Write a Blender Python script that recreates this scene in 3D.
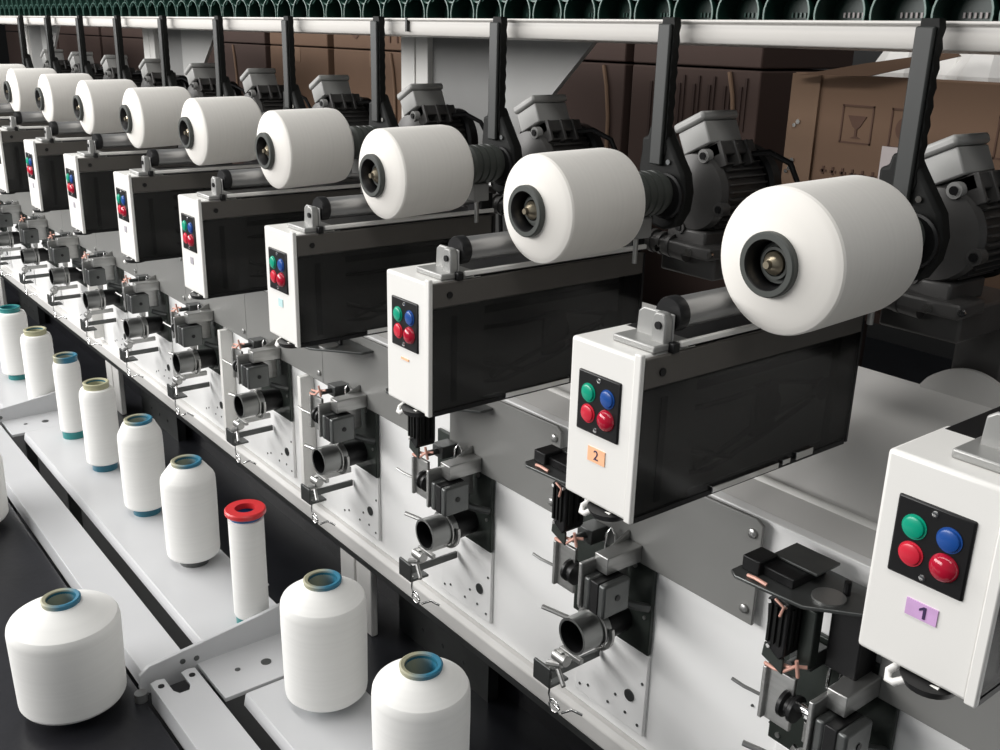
import bpy, bmesh, math, random
from mathutils import Vector, Matrix
random.seed(7)
S = 0.5                      # one machine position is 0.5 m wide; shapes below are written in positions
PI = math.pi
scn = bpy.context.scene
col = scn.collection
for o in list(bpy.data.objects): bpy.data.objects.remove(o)

# ------------------------------------------------------------------ camera
CX, CY, CZ, YAW, PITCH, ROLL, FPX = 1.01305499, -1.85893451, 0.80716606, 0.89888854, 0.32924935, 0.02475616, 996.144
cd = bpy.data.cameras.new('camera'); cam = bpy.data.objects.new('camera', cd); col.objects.link(cam)
fw = Vector((-math.sin(YAW)*math.cos(PITCH), math.cos(YAW)*math.cos(PITCH), -math.sin(PITCH)))
rt = fw.cross(Vector((0, 0, 1))).normalized(); up = rt.cross(fw)
r2 = rt*math.cos(ROLL)+up*math.sin(ROLL); u2 = -rt*math.sin(ROLL)+up*math.cos(ROLL)
M = Matrix((r2, u2, -fw)).transposed().to_4x4(); M.translation = Vector((CX, CY, CZ))*S
cam.matrix_world = M
cd.sensor_width = 36; cd.lens = FPX/1000*36; cd.clip_start = 0.02; cd.clip_end = 100
scn.camera = cam

# ------------------------------------------------------------------ world, lights, exposure
w = bpy.data.worlds.new('world'); scn.world = w; w.use_nodes = True
w.node_tree.nodes['Background'].inputs[0].default_value = (0.93, 0.97, 1.0, 1)
w.node_tree.nodes['Background'].inputs[1].default_value = 0.20
def area(name, loc, target, sx, sy, power, color=(1, 1, 1)):
    ld = bpy.data.lights.new(name, 'AREA'); ld.shape = 'RECTANGLE'; ld.size = sx; ld.size_y = sy
    ld.energy = power; ld.color = color
    o = bpy.data.objects.new(name, ld); col.objects.link(o); o.location = loc
    d = Vector(target)-Vector(loc); o.rotation_euler = d.to_track_quat('-Z', 'Y').to_euler()
    return o
area('window_light', (-4.6, -3.6, 1.5), (-1.8, 0.3, -0.1), 7.5, 1.7, 480, (1.0, 0.985, 0.97))
area('ceiling_light', (-1.5, -1.2, 3.2), (-1.5, -0.2, 0), 8.0, 0.6, 105, (1, 0.98, 0.95))
vs = scn.view_settings
vs.view_transform = 'Standard'; vs.look = 'None'; vs.exposure = 0.0; vs.gamma = 1; vs.use_curve_mapping = False

# ------------------------------------------------------------------ materials
def mat(name, c, rough=0.5, metal=0.0, noise=0.0, nscale=8.0, bump=0.0, bscale=60.0, spec=0.5, stretch=None, alpha=None):
    m = bpy.data.materials.new(name); m.use_nodes = True
    nt = m.node_tree; N = nt.nodes; L = nt.links; b = N['Principled BSDF']
    b.inputs['Base Color'].default_value = (*c, 1); b.inputs['Roughness'].default_value = rough
    b.inputs['Metallic'].default_value = metal; b.inputs['Specular IOR Level'].default_value = spec
    tc = N.new('ShaderNodeTexCoord'); src = tc.outputs['Object']
    if stretch:
        mp = N.new('ShaderNodeMapping'); mp.inputs['Scale'].default_value = stretch
        L.new(src, mp.inputs[0]); src = mp.outputs[0]
    if noise:
        n = N.new('ShaderNodeTexNoise'); n.inputs['Scale'].default_value = nscale; n.inputs['Detail'].default_value = 4
        L.new(src, n.inputs['Vector'])
        r = N.new('ShaderNodeMapRange'); r.inputs[3].default_value = 1-noise; r.inputs[4].default_value = 1+noise
        L.new(n.outputs[0], r.inputs[0])
        mx = N.new('ShaderNodeMix'); mx.data_type = 'RGBA'; mx.blend_type = 'MULTIPLY'; mx.inputs[0].default_value = 1
        mx.inputs[6].default_value = (*c, 1); L.new(r.outputs[0], mx.inputs[7]); L.new(mx.outputs[2], b.inputs['Base Color'])
    if bump:
        n2 = N.new('ShaderNodeTexNoise'); n2.inputs['Scale'].default_value = bscale; n2.inputs['Detail'].default_value = 3
        L.new(src, n2.inputs['Vector'])
        bp = N.new('ShaderNodeBump'); bp.inputs['Strength'].default_value = bump; bp.inputs['Distance'].default_value = 0.002
        L.new(n2.outputs[0], bp.inputs['Height']); L.new(bp.outputs[0], b.inputs['Normal'])
    if alpha is not None: b.inputs['Alpha'].default_value = alpha
    return m
def yarn_mat(name, c, axis):
    m = bpy.data.materials.new(name); m.use_nodes = True
    nt = m.node_tree; N = nt.nodes; L = nt.links; b = N['Principled BSDF']
    b.inputs['Roughness'].default_value = 0.75; b.inputs['Specular IOR Level'].default_value = 0.25
    b.inputs['Sheen Weight'].default_value = 0.15
    tc = N.new('ShaderNodeTexCoord'); mp = N.new('ShaderNodeMapping')
    sc = [2, 2, 2]; sc['xyz'.index(axis)] = 140; mp.inputs['Scale'].default_value = sc
    L.new(tc.outputs['Object'], mp.inputs[0])
    n = N.new('ShaderNodeTexNoise'); n.inputs['Scale'].default_value = 1; n.inputs['Detail'].default_value = 3
    L.new(mp.outputs[0], n.inputs['Vector'])
    r = N.new('ShaderNodeMapRange'); r.inputs[3].default_value = 0.95; r.inputs[4].default_value = 1.04
    L.new(n.outputs[0], r.inputs[0])
    mx = N.new('ShaderNodeMix'); mx.data_type = 'RGBA'; mx.blend_type = 'MULTIPLY'; mx.inputs[0].default_value = 1
    mx.inputs[6].default_value = (*c, 1); L.new(r.outputs[0], mx.inputs[7]); L.new(mx.outputs[2], b.inputs['Base Color'])
    bp = N.new('ShaderNodeBump'); bp.inputs['Strength'].default_value = 0.25; bp.inputs['Distance'].default_value = 0.001
    L.new(n.outputs[0], bp.inputs['Height']); L.new(bp.outputs[0], b.inputs['Normal'])
    return m
def tube_mat(name, c1, c2):
    "a tube end with two colours of paper wrapped round it"
    m = bpy.data.materials.new(name); m.use_nodes = True
    nt = m.node_tree; N = nt.nodes; L = nt.links; b = N['Principled BSDF']; b.inputs['Roughness'].default_value = 0.5
    tc = N.new('ShaderNodeTexCoord'); sp = N.new('ShaderNodeSeparateXYZ'); L.new(tc.outputs['Object'], sp.inputs[0])
    a = N.new('ShaderNodeMath'); a.operation = 'MULTIPLY_ADD'; a.inputs[1].default_value = 22; a.inputs[2].default_value = 0.5
    ad = N.new('ShaderNodeMath'); ad.operation = 'ADD'; L.new(sp.outputs[0], ad.inputs[0]); L.new(sp.outputs[1], ad.inputs[1])
    L.new(ad.outputs[0], a.inputs[0])
    cl = N.new('ShaderNodeClamp'); L.new(a.outputs[0], cl.inputs[0])
    mx = N.new('ShaderNodeMix'); mx.data_type = 'RGBA'; mx.inputs[6].default_value = (*c1, 1); mx.inputs[7].default_value = (*c2, 1)
    L.new(cl.outputs[0], mx.inputs[0]); L.new(mx.outputs[2], b.inputs['Base Color'])
    return m
WHITE = mat('white_paint', (0.80, 0.79, 0.76), 0.38, noise=0.03, nscale=5)
BENCHW = mat('bench_paint', (0.53, 0.535, 0.545), 0.3, noise=0.05, nscale=6)
PANELW = mat('panel_paint', (0.88, 0.88, 0.87), 0.3, noise=0.04, nscale=4)
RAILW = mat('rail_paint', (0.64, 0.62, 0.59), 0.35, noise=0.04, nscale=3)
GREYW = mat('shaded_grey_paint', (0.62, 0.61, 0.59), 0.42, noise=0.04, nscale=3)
GREY = mat('grey_plate_paint', (0.20, 0.20, 0.192), 0.38, noise=0.04, nscale=3)
FRAMEG = mat('frame_shaded_grey', (0.22, 0.22, 0.215), 0.5, noise=0.06)  # darkened: the shade on the upright panels is put into this grey
BLACK = mat('black_plastic', (0.006, 0.006, 0.0065), 0.4, noise=0.1, spec=0.35)
GUSS = mat('gusset_shaded_grey', (0.42, 0.42, 0.41), 0.5, noise=0.05)  # shade behind the machine painted into the gusset colour
ARMB = mat('black_cast_arm', (0.005, 0.0055, 0.005), 0.65, noise=0.2, nscale=20, bump=0.2, spec=0.25)
BAR = mat('dark_grey_bar', (0.015, 0.017, 0.016), 0.5, noise=0.1)
SMOKE = mat('smoked_cover', (0.010, 0.010, 0.010), 0.12, spec=0.6, alpha=0.52)
INNER = mat('dark_inner_body', (0.20, 0.20, 0.19), 0.55, noise=0.25, nscale=9)
BROWNG = mat('brown_grey_strip', (0.085, 0.078, 0.07), 0.5, noise=0.15, nscale=12)
STEEL = mat('brushed_steel', (0.42, 0.42, 0.41), 0.34, 0.85, noise=0.2, nscale=15, stretch=(1, 1, 12))
STEELD = mat('dark_steel', (0.115, 0.12, 0.118), 0.36, 0.7, noise=0.3, nscale=14)
CUP = mat('satin_steel_cup', (0.25, 0.255, 0.25), 0.3, 0.85, noise=0.12, nscale=10)
CHROME = mat('chrome', (0.75, 0.75, 0.74), 0.15, 1.0)
ALU = mat('cast_aluminium', (0.34, 0.34, 0.33), 0.42, 0.5, noise=0.1)
ROLLER = mat('grey_roller', (0.30, 0.30, 0.30), 0.33, 0.6, noise=0.05)
PLATEG = mat('backing_plate_green_grey', (0.035, 0.042, 0.037), 0.35, 0.4, noise=0.3, nscale=12)
MOTOR = mat('motor_casting', (0.07, 0.068, 0.066), 0.45, 0.3, noise=0.25, nscale=16)
MOTORL = mat('terminal_box_grey', (0.34, 0.34, 0.33), 0.5, 0.15, noise=0.1)
HUB = mat('hub_grey_green', (0.05, 0.055, 0.05), 0.5)
BRASS = mat('brass_nut', (0.52, 0.45, 0.33), 0.3, 0.9)
COPPER = mat('copper_pink', (0.72, 0.40, 0.32), 0.4, 0.2)
YARN = yarn_mat('white_yarn', (0.80, 0.775, 0.73), 'y')
YARNZ = yarn_mat('white_yarn_standing', (0.83, 0.825, 0.80), 'z')
GREEN = mat('button_green', (0.0, 0.33, 0.20), 0.3); BLUE = mat('button_blue', (0.01, 0.07, 0.30), 0.3)
RED = mat('button_red', (0.62, 0.02, 0.045), 0.3); REDD = mat('button_dark_red', (0.42, 0.008, 0.03), 0.12)
CARD = mat('cardboard', (0.175, 0.105, 0.066), 0.85, noise=0.08, nscale=4, bump=0.1)
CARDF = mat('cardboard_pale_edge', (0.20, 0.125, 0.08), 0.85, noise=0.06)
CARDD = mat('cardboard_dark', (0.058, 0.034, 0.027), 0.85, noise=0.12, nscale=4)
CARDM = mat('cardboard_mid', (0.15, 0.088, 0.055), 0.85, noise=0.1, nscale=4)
PRINT = mat('print_ink', (0.11, 0.06, 0.042), 0.9); PRINTD = mat('faint_ink', (0.045, 0.026, 0.021), 0.9); PRINTR = mat('red_print_ink', (0.22, 0.055, 0.03), 0.9)
PAPER = mat('paper_and_backlit_dot', (0.62, 0.56, 0.55), 0.8); PLASTICBAG = mat('white_plastic_bag', (0.85, 0.83, 0.80), 0.2, noise=0.2, nscale=7, bump=0.8, bscale=14)
FLOOR = mat('black_floor', (0.02, 0.021, 0.025), 0.3, noise=0.5, nscale=7, bump=0.15, bscale=20)
TRAY = mat('black_tray', (0.013, 0.013, 0.016), 0.3, noise=0.5, nscale=9, bump=0.15)
WALL = mat('dark_wall', (0.05, 0.05, 0.05), 0.9, noise=0.1)
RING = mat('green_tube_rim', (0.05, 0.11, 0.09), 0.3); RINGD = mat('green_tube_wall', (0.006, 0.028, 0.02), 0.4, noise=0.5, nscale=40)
LABELP = mat('label_purple', (0.62, 0.38, 0.66), 0.6, noise=0.25, nscale=30); LABELO = mat('label_orange', (0.95, 0.52, 0.30), 0.6, noise=0.15, nscale=60)
LABELT = mat('label_teal', (0.50, 0.72, 0.72), 0.6, noise=0.2, nscale=90); LABELG = mat('label_grey', (0.38, 0.36, 0.40), 0.6, noise=0.3, nscale=90)
INK = mat('ink', (0.04, 0.02, 0.08), 0.7)
T_CB = tube_mat('tube_cream_blue', (0.36, 0.35, 0.24), (0.02, 0.15, 0.24)); T_BLUE = mat('tube_blue', (0.02, 0.13, 0.19), 0.4)
T_TEAL = mat('tube_teal', (0.02, 0.20, 0.20), 0.4); T_CREAM = mat('tube_cream', (0.40, 0.39, 0.25), 0.6)
FRED = mat('flange_red', (0.62, 0.035, 0.04), 0.35); T_BLUEB = mat('tube_bright_blue', (0.02, 0.13, 0.32), 0.4)

# ------------------------------------------------------------------ mesh helpers (positions in, metres out)
BASE = {}
class MB:
    def __init__(s): s.bm = bmesh.new()
    def _v(s, p): return s.bm.verts.new(p)
    def _f(s, vs):
        try: return s.bm.faces.new(vs)
        except ValueError: return None
    def box(s, x0, x1, y0, y1, z0, z1, rot=None, piv=None):
        c = [(x0, y0, z0), (x1, y0, z0), (x1, y1, z0), (x0, y1, z0), (x0, y0, z1), (x1, y0, z1), (x1, y1, z1), (x0, y1, z1)]
        if rot is not None:
            piv = Vector(piv or ((x0+x1)/2, (y0+y1)/2, (z0+z1)/2)); c = [piv+rot@(Vector(p)-piv) for p in c]
        v = [s._v(p) for p in c]
        for f in ((3, 2, 1, 0), (4, 5, 6, 7), (0, 1, 5, 4), (1, 2, 6, 5), (2, 3, 7, 6), (3, 0, 4, 7)): s._f([v[i] for i in f])
        return s
    def prism(s, pts, plane, t0, t1, rot=None, piv=None):
        "pts 2-D polygon in plane 'xz','yz','xy', extruded on the remaining axis"
        def P(a, b, t):
            q = Vector({'xz': (a, t, b), 'yz': (t, a, b), 'xy': (a, b, t)}[plane])
            if rot is not None: q = Vector(piv)+rot@(q-Vector(piv))
            return q
        A = [s._v(P(a, b, t0)) for a, b in pts]; B = [s._v(P(a, b, t1)) for a, b in pts]
        s._f(A[::-1]); s._f(B); n = len(pts)
        for i in range(n): s._f([A[i], A[(i+1) % n], B[(i+1) % n], B[i]])
        return s
    def lathe(s, p, d, prof, n=32, a0=0.0, a1=2*PI):
        p = Vector(p); d = Vector(d).normalized()
        e = Vector((0, 0, 1)) if abs(d.z) < 0.9 else Vector((1, 0, 0))
        ux = d.cross(e).normalized(); uy = d.cross(ux)
        rings = []
        full = abs(a1-a0-2*PI) < 1e-6
        m = n if full else n+1
        for t, r in prof:
            if r < 1e-6: rings.append([s._v(p+d*t)])
            else: rings.append([s._v(p+d*t+(ux*math.cos(a0+(a1-a0)*i/n)+uy*math.sin(a0+(a1-a0)*i/n))*r) for i in range(m)])
        for a, b in zip(rings, rings[1:]):
            for i in range(n):
                j = (i+1) % m if full else i+1
                if len(a) == 1 and len(b) == 1: continue
                if len(a) == 1: s._f([a[0], b[j], b[i]])
                elif len(b) == 1: s._f([a[i], a[j], b[0]])
                else: s._f([a[i], a[j], b[j], b[i]])
        return s
    def cyl(s, p, q, r, n=24, r1=None):
        p = Vector(p); q = Vector(q); l = (q-p).length
        return s.lathe(p, q-p, [(0, 0), (0, r), (l, r if r1 is None else r1), (l, 0)], n)
    def ring(s, p, d, ro, ri, t, n=28):
        return s.lathe(p, d, [(0, ri), (0, ro), (t, ro), (t, ri), (0, ri)], n)
    def tube(s, path, r, n=8):
        path = [Vector(q) for q in path]; rings = []
        for i, q in enumerate(path):
            d = (path[min(i+1, len(path)-1)]-path[max(i-1, 0)]).normalized()
            e = Vector((0, 0, 1)) if abs(d.z) < 0.95 else Vector((1, 0, 0))
            ux = d.cross(e).normalized(); uy = d.cross(ux)
            rings.append([s._v(q+(ux*math.cos(2*PI*k/n)+uy*math.sin(2*PI*k/n))*r) for k in range(n)])
        for a, b in zip(rings, rings[1:]):
            for i in range(n): s._f([a[i], a[(i+1) % n], b[(i+1) % n], b[i]])
        s._f(rings[0][::-1]); s._f(rings[-1]); return s
    def build(s, name, m, parent=None, bevel=0.0, base=None, angle=35, seg=2):
        root = parent
        while root is not None and root.parent is not None: root = root.parent
        b = Vector(BASE.get(root.name, (0, 0, 0))) if root is not None else Vector(base or (0, 0, 0))
        for v in s.bm.verts: v.co = (v.co-b)*S
        bmesh.ops.recalc_face_normals(s.bm, faces=s.bm.faces)
        me = bpy.data.meshes.new(name); s.bm.to_mesh(me); s.bm.free()
        me.materials.append(m)
        for p in me.polygons: p.use_smooth = True
        me.set_sharp_from_angle(angle=math.radians(angle))
        o = bpy.data.objects.new(name, me); col.objects.link(o)
        if parent is not None: o.parent = parent
        else: o.location = b*S; BASE[o.name] = tuple(b)
        if bevel:
            bv = o.modifiers.new('bevel', 'BEVEL'); bv.width = bevel*S; bv.segments = seg; bv.limit_method = 'ANGLE'; bv.angle_limit = math.radians(40)
            bv.harden_normals = False
        return o
def islands(bm):
    seen = set(); out = []
    for v in bm.verts:
        if v in seen: continue
        st = [v]; seen.add(v); g = []
        while st:
            a = st.pop(); g.append(a)
            for e in a.link_edges:
                b = e.other_vert(a)
                if b not in seen: seen.add(b); st.append(b)
        out.append(g)
    return out
def build_each(mb, name, m, parent, **kw):
    "every loose piece becomes a part of its own"
    res = []
    for g in islands(mb.bm):
        n = MB(); mp = {v: n.bm.verts.new(v.co) for v in g}
        for f in {f for v in g for f in v.link_faces}: n._f([mp[v] for v in f.verts])
        res.append(n.build(name, m, parent, **kw))
    mb.bm.free(); return res
def tag(o, label=None, cat=None, group=None, kind=None):
    if label: o['label'] = label
    if cat: o['category'] = cat
    if group: o['group'] = group
    if kind: o['kind'] = kind
    return o
def thing(name, base, label, cat, group=None):
    o = bpy.data.objects.new(name, None); col.objects.link(o); o.location = Vector(base)*S
    o.empty_display_size = 0.03; BASE[o.name] = tuple(base)
    return tag(o, label, cat, group)
def copy_tree(o, parent=None, off=None):
    c = o.copy(); col.objects.link(c)
    if parent is not None: c.parent = parent
    if off is not None: c.location = o.location+Vector(off)*S
    for ch in list(o.children): copy_tree(ch, c)
    return c
def Ry(a): return Matrix.Rotation(a, 3, 'Y')
def Rx(a): return Matrix.Rotation(a, 3, 'X')
def Rz(a): return Matrix.Rotation(a, 3, 'Z')
ORD = ['', 'first', 'second', 'third', 'fourth', 'fifth', 'sixth', 'seventh', 'eighth', 'ninth', 'tenth', 'eleventh', 'twelfth', 'thirteenth']
def text_part(s, size, x, y, z, m, parent, name='number'):
    c = bpy.data.curves.new(name, 'FONT'); c.body = s; c.size = size*S; c.extrude = 0.0003; c.align_x = 'CENTER'; c.align_y = 'CENTER'
    c.materials.append(m)
    tmp = bpy.data.objects.new('tmp', c); col.objects.link(tmp)
    me = bpy.data.meshes.new_from_object(tmp.evaluated_get(bpy.context.evaluated_depsgraph_get()))
    bpy.data.objects.remove(tmp); o = bpy.data.objects.new(name, me); col.objects.link(o); o.parent = parent
    root = parent
    while root.parent is not None: root = root.parent
    o.location = (Vector((x, y, z))-Vector(BASE[root.name]))*S; o.rotation_euler = (PI/2, 0, 0)
    return o
NU = 12

# ------------------------------------------------------------------ the hall
def struct(name, mb, m, bevel=0.0): return tag(mb.build(name, m, None, bevel), kind='structure')
FZ = -2.6
struct('floor', MB().box(-34, 8, -13, 9, FZ-0.1, FZ), FLOOR)
struct('wall_back', MB().box(-34, 8, 9, 9.2, FZ, 5.5), WALL)
struct('wall_left', MB().box(-34.2, -34, -13, 9, FZ, 5.5), WALL)

# ------------------------------------------------------------------ machine frame: front panel, ridge, hood, rail, uprights
X0, X1 = -16.0, 1.3
fr = thing('machine_frame', (-7, 0.9, FZ), 'long white painted machine frame with front panel, carrying all the winding heads', 'machine frame')
MB().box(X0, X1, 0.69, 0.74, -1.90, -0.69).build('front_panel', PANELW, fr, 0.004)
# lower edge rail under the panel
m = MB().prism([(0.665, -1.90), (0.74, -1.90), (0.74, -2.02), (0.665, -2.02), (0.64, -2.0), (0.64, -1.92)], 'yz', X0, X1)
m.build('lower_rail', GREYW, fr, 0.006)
MB().prism([(0.655, -2.02), (0.78, -2.02), (0.78, -2.07), (0.67, -2.07)], 'yz', X0, X1).build('lower_rail_trim', STEELD, fr)
MB().box(X0, X1, 1.05, 1.08, FZ, -0.75).build('lower_back_panel', TRAY, fr)
# shelf, ridge and hood behind the grey plates
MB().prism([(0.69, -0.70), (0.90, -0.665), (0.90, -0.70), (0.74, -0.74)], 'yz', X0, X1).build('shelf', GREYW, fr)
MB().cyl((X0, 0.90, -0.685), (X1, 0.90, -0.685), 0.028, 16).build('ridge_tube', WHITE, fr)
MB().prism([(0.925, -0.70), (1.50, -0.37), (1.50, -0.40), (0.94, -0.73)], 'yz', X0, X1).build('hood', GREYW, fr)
# hood crests, one rounded sheet behind each position
for k in range(1, NU+1):
    x = -(k-1)
    pts = []
    for i in range(17):
        t = i/16; pts.append((x+0.27+0.36*t, -0.365+0.10*math.sin(PI*t)**0.7))
    pts += [(x+0.63, -0.42), (x+0.27, -0.42)]
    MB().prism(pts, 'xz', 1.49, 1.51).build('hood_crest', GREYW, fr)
# rail along the top: lip and face
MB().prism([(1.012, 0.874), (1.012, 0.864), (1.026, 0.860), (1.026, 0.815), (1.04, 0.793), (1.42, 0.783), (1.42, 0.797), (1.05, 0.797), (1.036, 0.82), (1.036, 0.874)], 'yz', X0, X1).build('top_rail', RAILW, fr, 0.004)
MB().box(-3.42, -3.405, 1.008, 1.03, 0.81, 0.876).build('rail_joint', BLACK, fr)
MB().box(X0, X1, 1.42, 2.1, 0.84, 0.872).build('added_top_tray', STEELD, fr)  # added tray, blocks light from above behind the rail
# upright frames behind the motors
for i, x in enumerate((0.2, -4.62, -9.42, -14.2)):
    if i == 0: continue
    MB().box(x-0.14, x+0.02, 1.84, 1.96, FZ, 0.84).box(x+0.035, x+0.17, 1.84, 1.96, FZ, 0.84).build('upright', WHITE, fr, 0.006)
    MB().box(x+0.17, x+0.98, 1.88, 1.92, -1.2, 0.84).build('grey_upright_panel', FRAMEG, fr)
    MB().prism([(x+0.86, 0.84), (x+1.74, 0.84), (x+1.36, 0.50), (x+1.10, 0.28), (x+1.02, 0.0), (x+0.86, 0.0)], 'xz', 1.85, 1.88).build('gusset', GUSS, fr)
# legs under the panel
for i, x in enumerate((0.92, -3.48, -7.9, -12.3)):
    MB().box(x-0.30, x-0.13, 0.745, 0.79, FZ, -1.905).build('leg', WHITE, fr, 0.008)
    MB().box(x-0.11, x+0.06, 0.745, 0.79, FZ, -1.905).build('leg', WHITE, fr, 0.008)
    m = MB().box(x+0.07, x+0.95, 0.93, 1.0, FZ, -2.07)
    for a in range(3):
        for b in range(4): m.cyl((x+0.32+0.2*a, 0.925, -2.12-0.12*b), (x+0.32+0.2*a, 0.935, -2.12-0.12*b), 0.013, 8)
    m.build('leg_gusset', STEELD, fr)
# access plates on the panel (one per position) and the vertical panel joints
for k in range(1, NU+1):
    x = -(k-1)
    m = MB().box(x-0.60, x-0.20, 0.672, 0.69, -1.84, -1.465)
    ap = m.build('access_plate', PANELW, fr, 0.004)
    m = MB()
    for (a, b) in ((-0.57, -1.80), (-0.23, -1.80), (-0.23, -1.42), (-0.30, -1.78), (-0.52, -1.78), (-0.40, -1.79), (-0.22, -1.60), (-0.36, -1.73)):
        m.cyl((x+a, 0.669, b), (x+a, 0.674, b), 0.0065, 10)
    build_each(m, 'plate_screw', STEELD, ap)
    m = MB().cyl((x-0.283, 0.667, -1.688), (x-0.283, 0.6725, -1.688), 0.026, 20)
    m.build('plate_hole', STEELD, ap)
    m = MB()
    for (a, b) in ((0.62, -1.4), (0.54, -1.42), (0.45, -1.33)): m.cyl((x-a+1.0-0.1, 0.684, b), (x-a+1.0-0.1, 0.69, b), 0.005, 8)
    build_each(m, 'panel_hole', STEELD, fr)

for x in (-3.94, -5.07, -7.95):
    MB().box(x-0.02, x+0.02, 0.60, 0.69, -1.86, -1.08).build('section_post', WHITE, fr, 0.004)
    build_each(MB().cyl((x-0.06, 0.68, -1.15), (x-0.06, 0.69, -1.15), 0.016, 12).cyl((x-0.06, 0.68, -1.62), (x-0.06, 0.69, -1.62), 0.016, 12), 'section_bolt', STEEL, fr)
# ------------------------------------------------------------------ winding head (white control box with long smoked body)
W, H, LEN = 0.28, 0.485, 1.05
def make_head():
    t = thing('winding_head', (0.14, 0.52, -0.485), '', 'winding head')
    m = MB().box(0, W-0.019, 0, 0.24, -H, 0)
    hs = m.build('housing', WHITE, t, 0.010, seg=3)
    MB().box(W-0.0195, W-0.0165, 0.016, 0.25, -H+0.012, -0.095).build('housing_side', INNER, hs)
    m = MB().box(W-0.026, W, -0.004, 0.014, -H-0.002, 0.012)
    m.build('front_flange', WHITE, t, 0.004)
    # rear body
    m = MB().box(0.012, W-0.044, 0.24, LEN-0.01, -H+0.01, -0.012)
    body = m.build('rear_body', INNER, t, 0.006)
    m = MB().box(W-0.018, W-0.003, 0.016, LEN-0.01, -0.092, -0.004)
    m.build('upper_strip', BROWNG, t, 0.004)
    MB().box(0.012, W-0.021, 0.205, LEN-0.01, -0.012, 0.001).build('top_cover', BLACK, t, 0.002)
    # machinery seen through the cover: belt run, pulleys, plates
    m = MB(); xs = W-0.034
    def loop(pts, r=0.009):
        P = [(xs, a, b) for a, b in pts]; m.tube(P+[P[0]], r, 8)
    loop([(0.17, -0.20), (0.42, -0.21), (0.66, -0.20), (0.86, -0.24), (0.84, -0.30), (0.60, -0.37), (0.36, -0.42), (0.18, -0.40)])
    m.tube([(xs, 0.14, -0.29), (xs, 0.30, -0.35), (xs, 0.46, -0.405)], 0.010)
    m.tube([(xs, 0.30, -0.40), (xs, 0.55, -0.33), (xs, 0.92, -0.26)], 0.010)
    for (a, b, r) in ((0.17, -0.30, 0.03), (0.62, -0.27, 0.055), (0.90, -0.27, 0.04)): m.cyl((xs-0.01, a, b), (xs+0.008, a, b), r, 24)
    m.box(xs+0.022, xs+0.024, 0.10, 0.125, -0.45, -0.13).box(xs-0.01, xs+0.004, 0.55, 0.66, -0.36, -0.19)
    m.box(xs-0.01, xs, 0.12, 0.98, -0.15, -0.125)
    m.build('belt_drive', BLACK, body)
    m = MB().box(W-0.014, W-0.004, 0.016, LEN, -H+0.012, -0.095)
    cv = m.build('smoked_side_cover', SMOKE, t, 0.002)
    m = MB().cyl((W-0.006, 0.085, -0.05), (W+0.002, 0.085, -0.05), 0.012, 10)
    m.build('cover_screw', BLACK, cv)
    m = MB().box(W-0.03, W-0.003, LEN-0.012, LEN, -H, -0.01).box(W-0.043, W-0.0145, LEN-0.10, LEN-0.012, -H+0.012, -0.096)
    m.build('rear_plate', BLACK, t)
    m = MB().box(W-0.045, W-0.002, 0.016, LEN-0.02, -H-0.004, -H+0.012)
    m.build('bottom_edge', BLACK, t)
    m = MB().box(W-0.02, W+0.006, 0.34, 0.66, -H+0.004, -H+0.024).box(W-0.02, W+0.006, 0.68, 0.72, -H+0.008, -H+0.026).box(W-0.02, W+0.006, 0.75, 0.84, -H+0.008, -H+0.034)
    build_each(m, 'chrome_edge_strip', CHROME, t, bevel=0.002)
    # control panel
    m = MB().box(0.043, 0.213, -0.006, 0.004, -0.268, -0.086)
    cp = tag(m.build('button_panel', BLACK, t, 0.006), 'black push button panel')
    for (a, b, r, mm, lb) in ((0.089, -0.147, 0.024, GREEN, 'green push button'), (0.166, -0.145, 0.024, BLUE, 'blue push button'), (0.091, -0.209, 0.024, RED, 'bright red push button')):
        tag(MB().lathe((a, -0.004, b), (0, -1, 0), [(0, r+0.004), (0.004, r+0.004), (0.004, r), (0.009, r*0.96), (0.011, r*0.8), (0.011, 0)], 28).build('push_button', mm, cp), lb)
    tag(MB().lathe((0.165, -0.004, -0.209), (0, -1, 0), [(0, 0.032), (0.006, 0.031), (0.014, 0.026), (0.020, 0.017), (0.023, 0.0)], 28).build('push_button', REDD, cp, angle=60), 'dark red domed push button')
    for (a, b) in ((0.128, -0.102), (0.124, -0.252)):
        MB().lathe((a, -0.005, b), (0, -1, 0), [(0, 0.008), (0.003, 0.007), (0.005, 0)], 14).build('panel_screw', CHROME, cp)
    # roller bracket, roller, guide rod
    m = MB().box(0.105, 0.265, 0.06, 0.20, 0.0, 0.022)
    m.prism([(0.212, 0.0), (0.262, 0.0), (0.262, 0.085), (0.252, 0.105), (0.222, 0.105), (0.212, 0.09)], 'xz', 0.100, 0.130)
    m.prism([(0.125, 0.0), (0.262, 0.0), (0.262, 0.10), (0.15, 0.10), (0.13, 0.085)], 'xz', 0.130, 0.140)
    br = m.build('roller_bracket', ALU, t, 0.005)
    MB().cyl((0.238, 0.094, 0.07), (0.238, 0.102, 0.07), 0.011, 16).build('bracket_hole', BLACK, br)
    MB().box(0.262, 0.286, 0.115, 0.14, -0.004, 0.026).build('rod_clamp', BLACK, t, 0.004)
    m = MB().lathe((0.23, 0.150, 0.092), (0, 1, 0), [(0.01, 0), (0.01, 0.044), (0.83, 0.044), (0.83, 0)], 36)
    rl = m.build('roller', ROLLER, t)
    MB().lathe((0.23, 0.142, 0.092), (0, 1, 0), [(0, 0), (0, 0.046), (0.008, 0.050), (0.036, 0.050), (0.042, 0.044), (0.042, 0)], 32).build('roller_end_cap', BLACK, rl)
    MB().box(0.268, 0.282, 0.15, LEN, 0.008, 0.026).build('guide_bar', WHITE, t, 0.004)
    MB().box(0.16, 0.27, LEN-0.07, LEN, 0.0, 0.10).build('rear_bearing', BLACK, t, 0.005)
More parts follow.
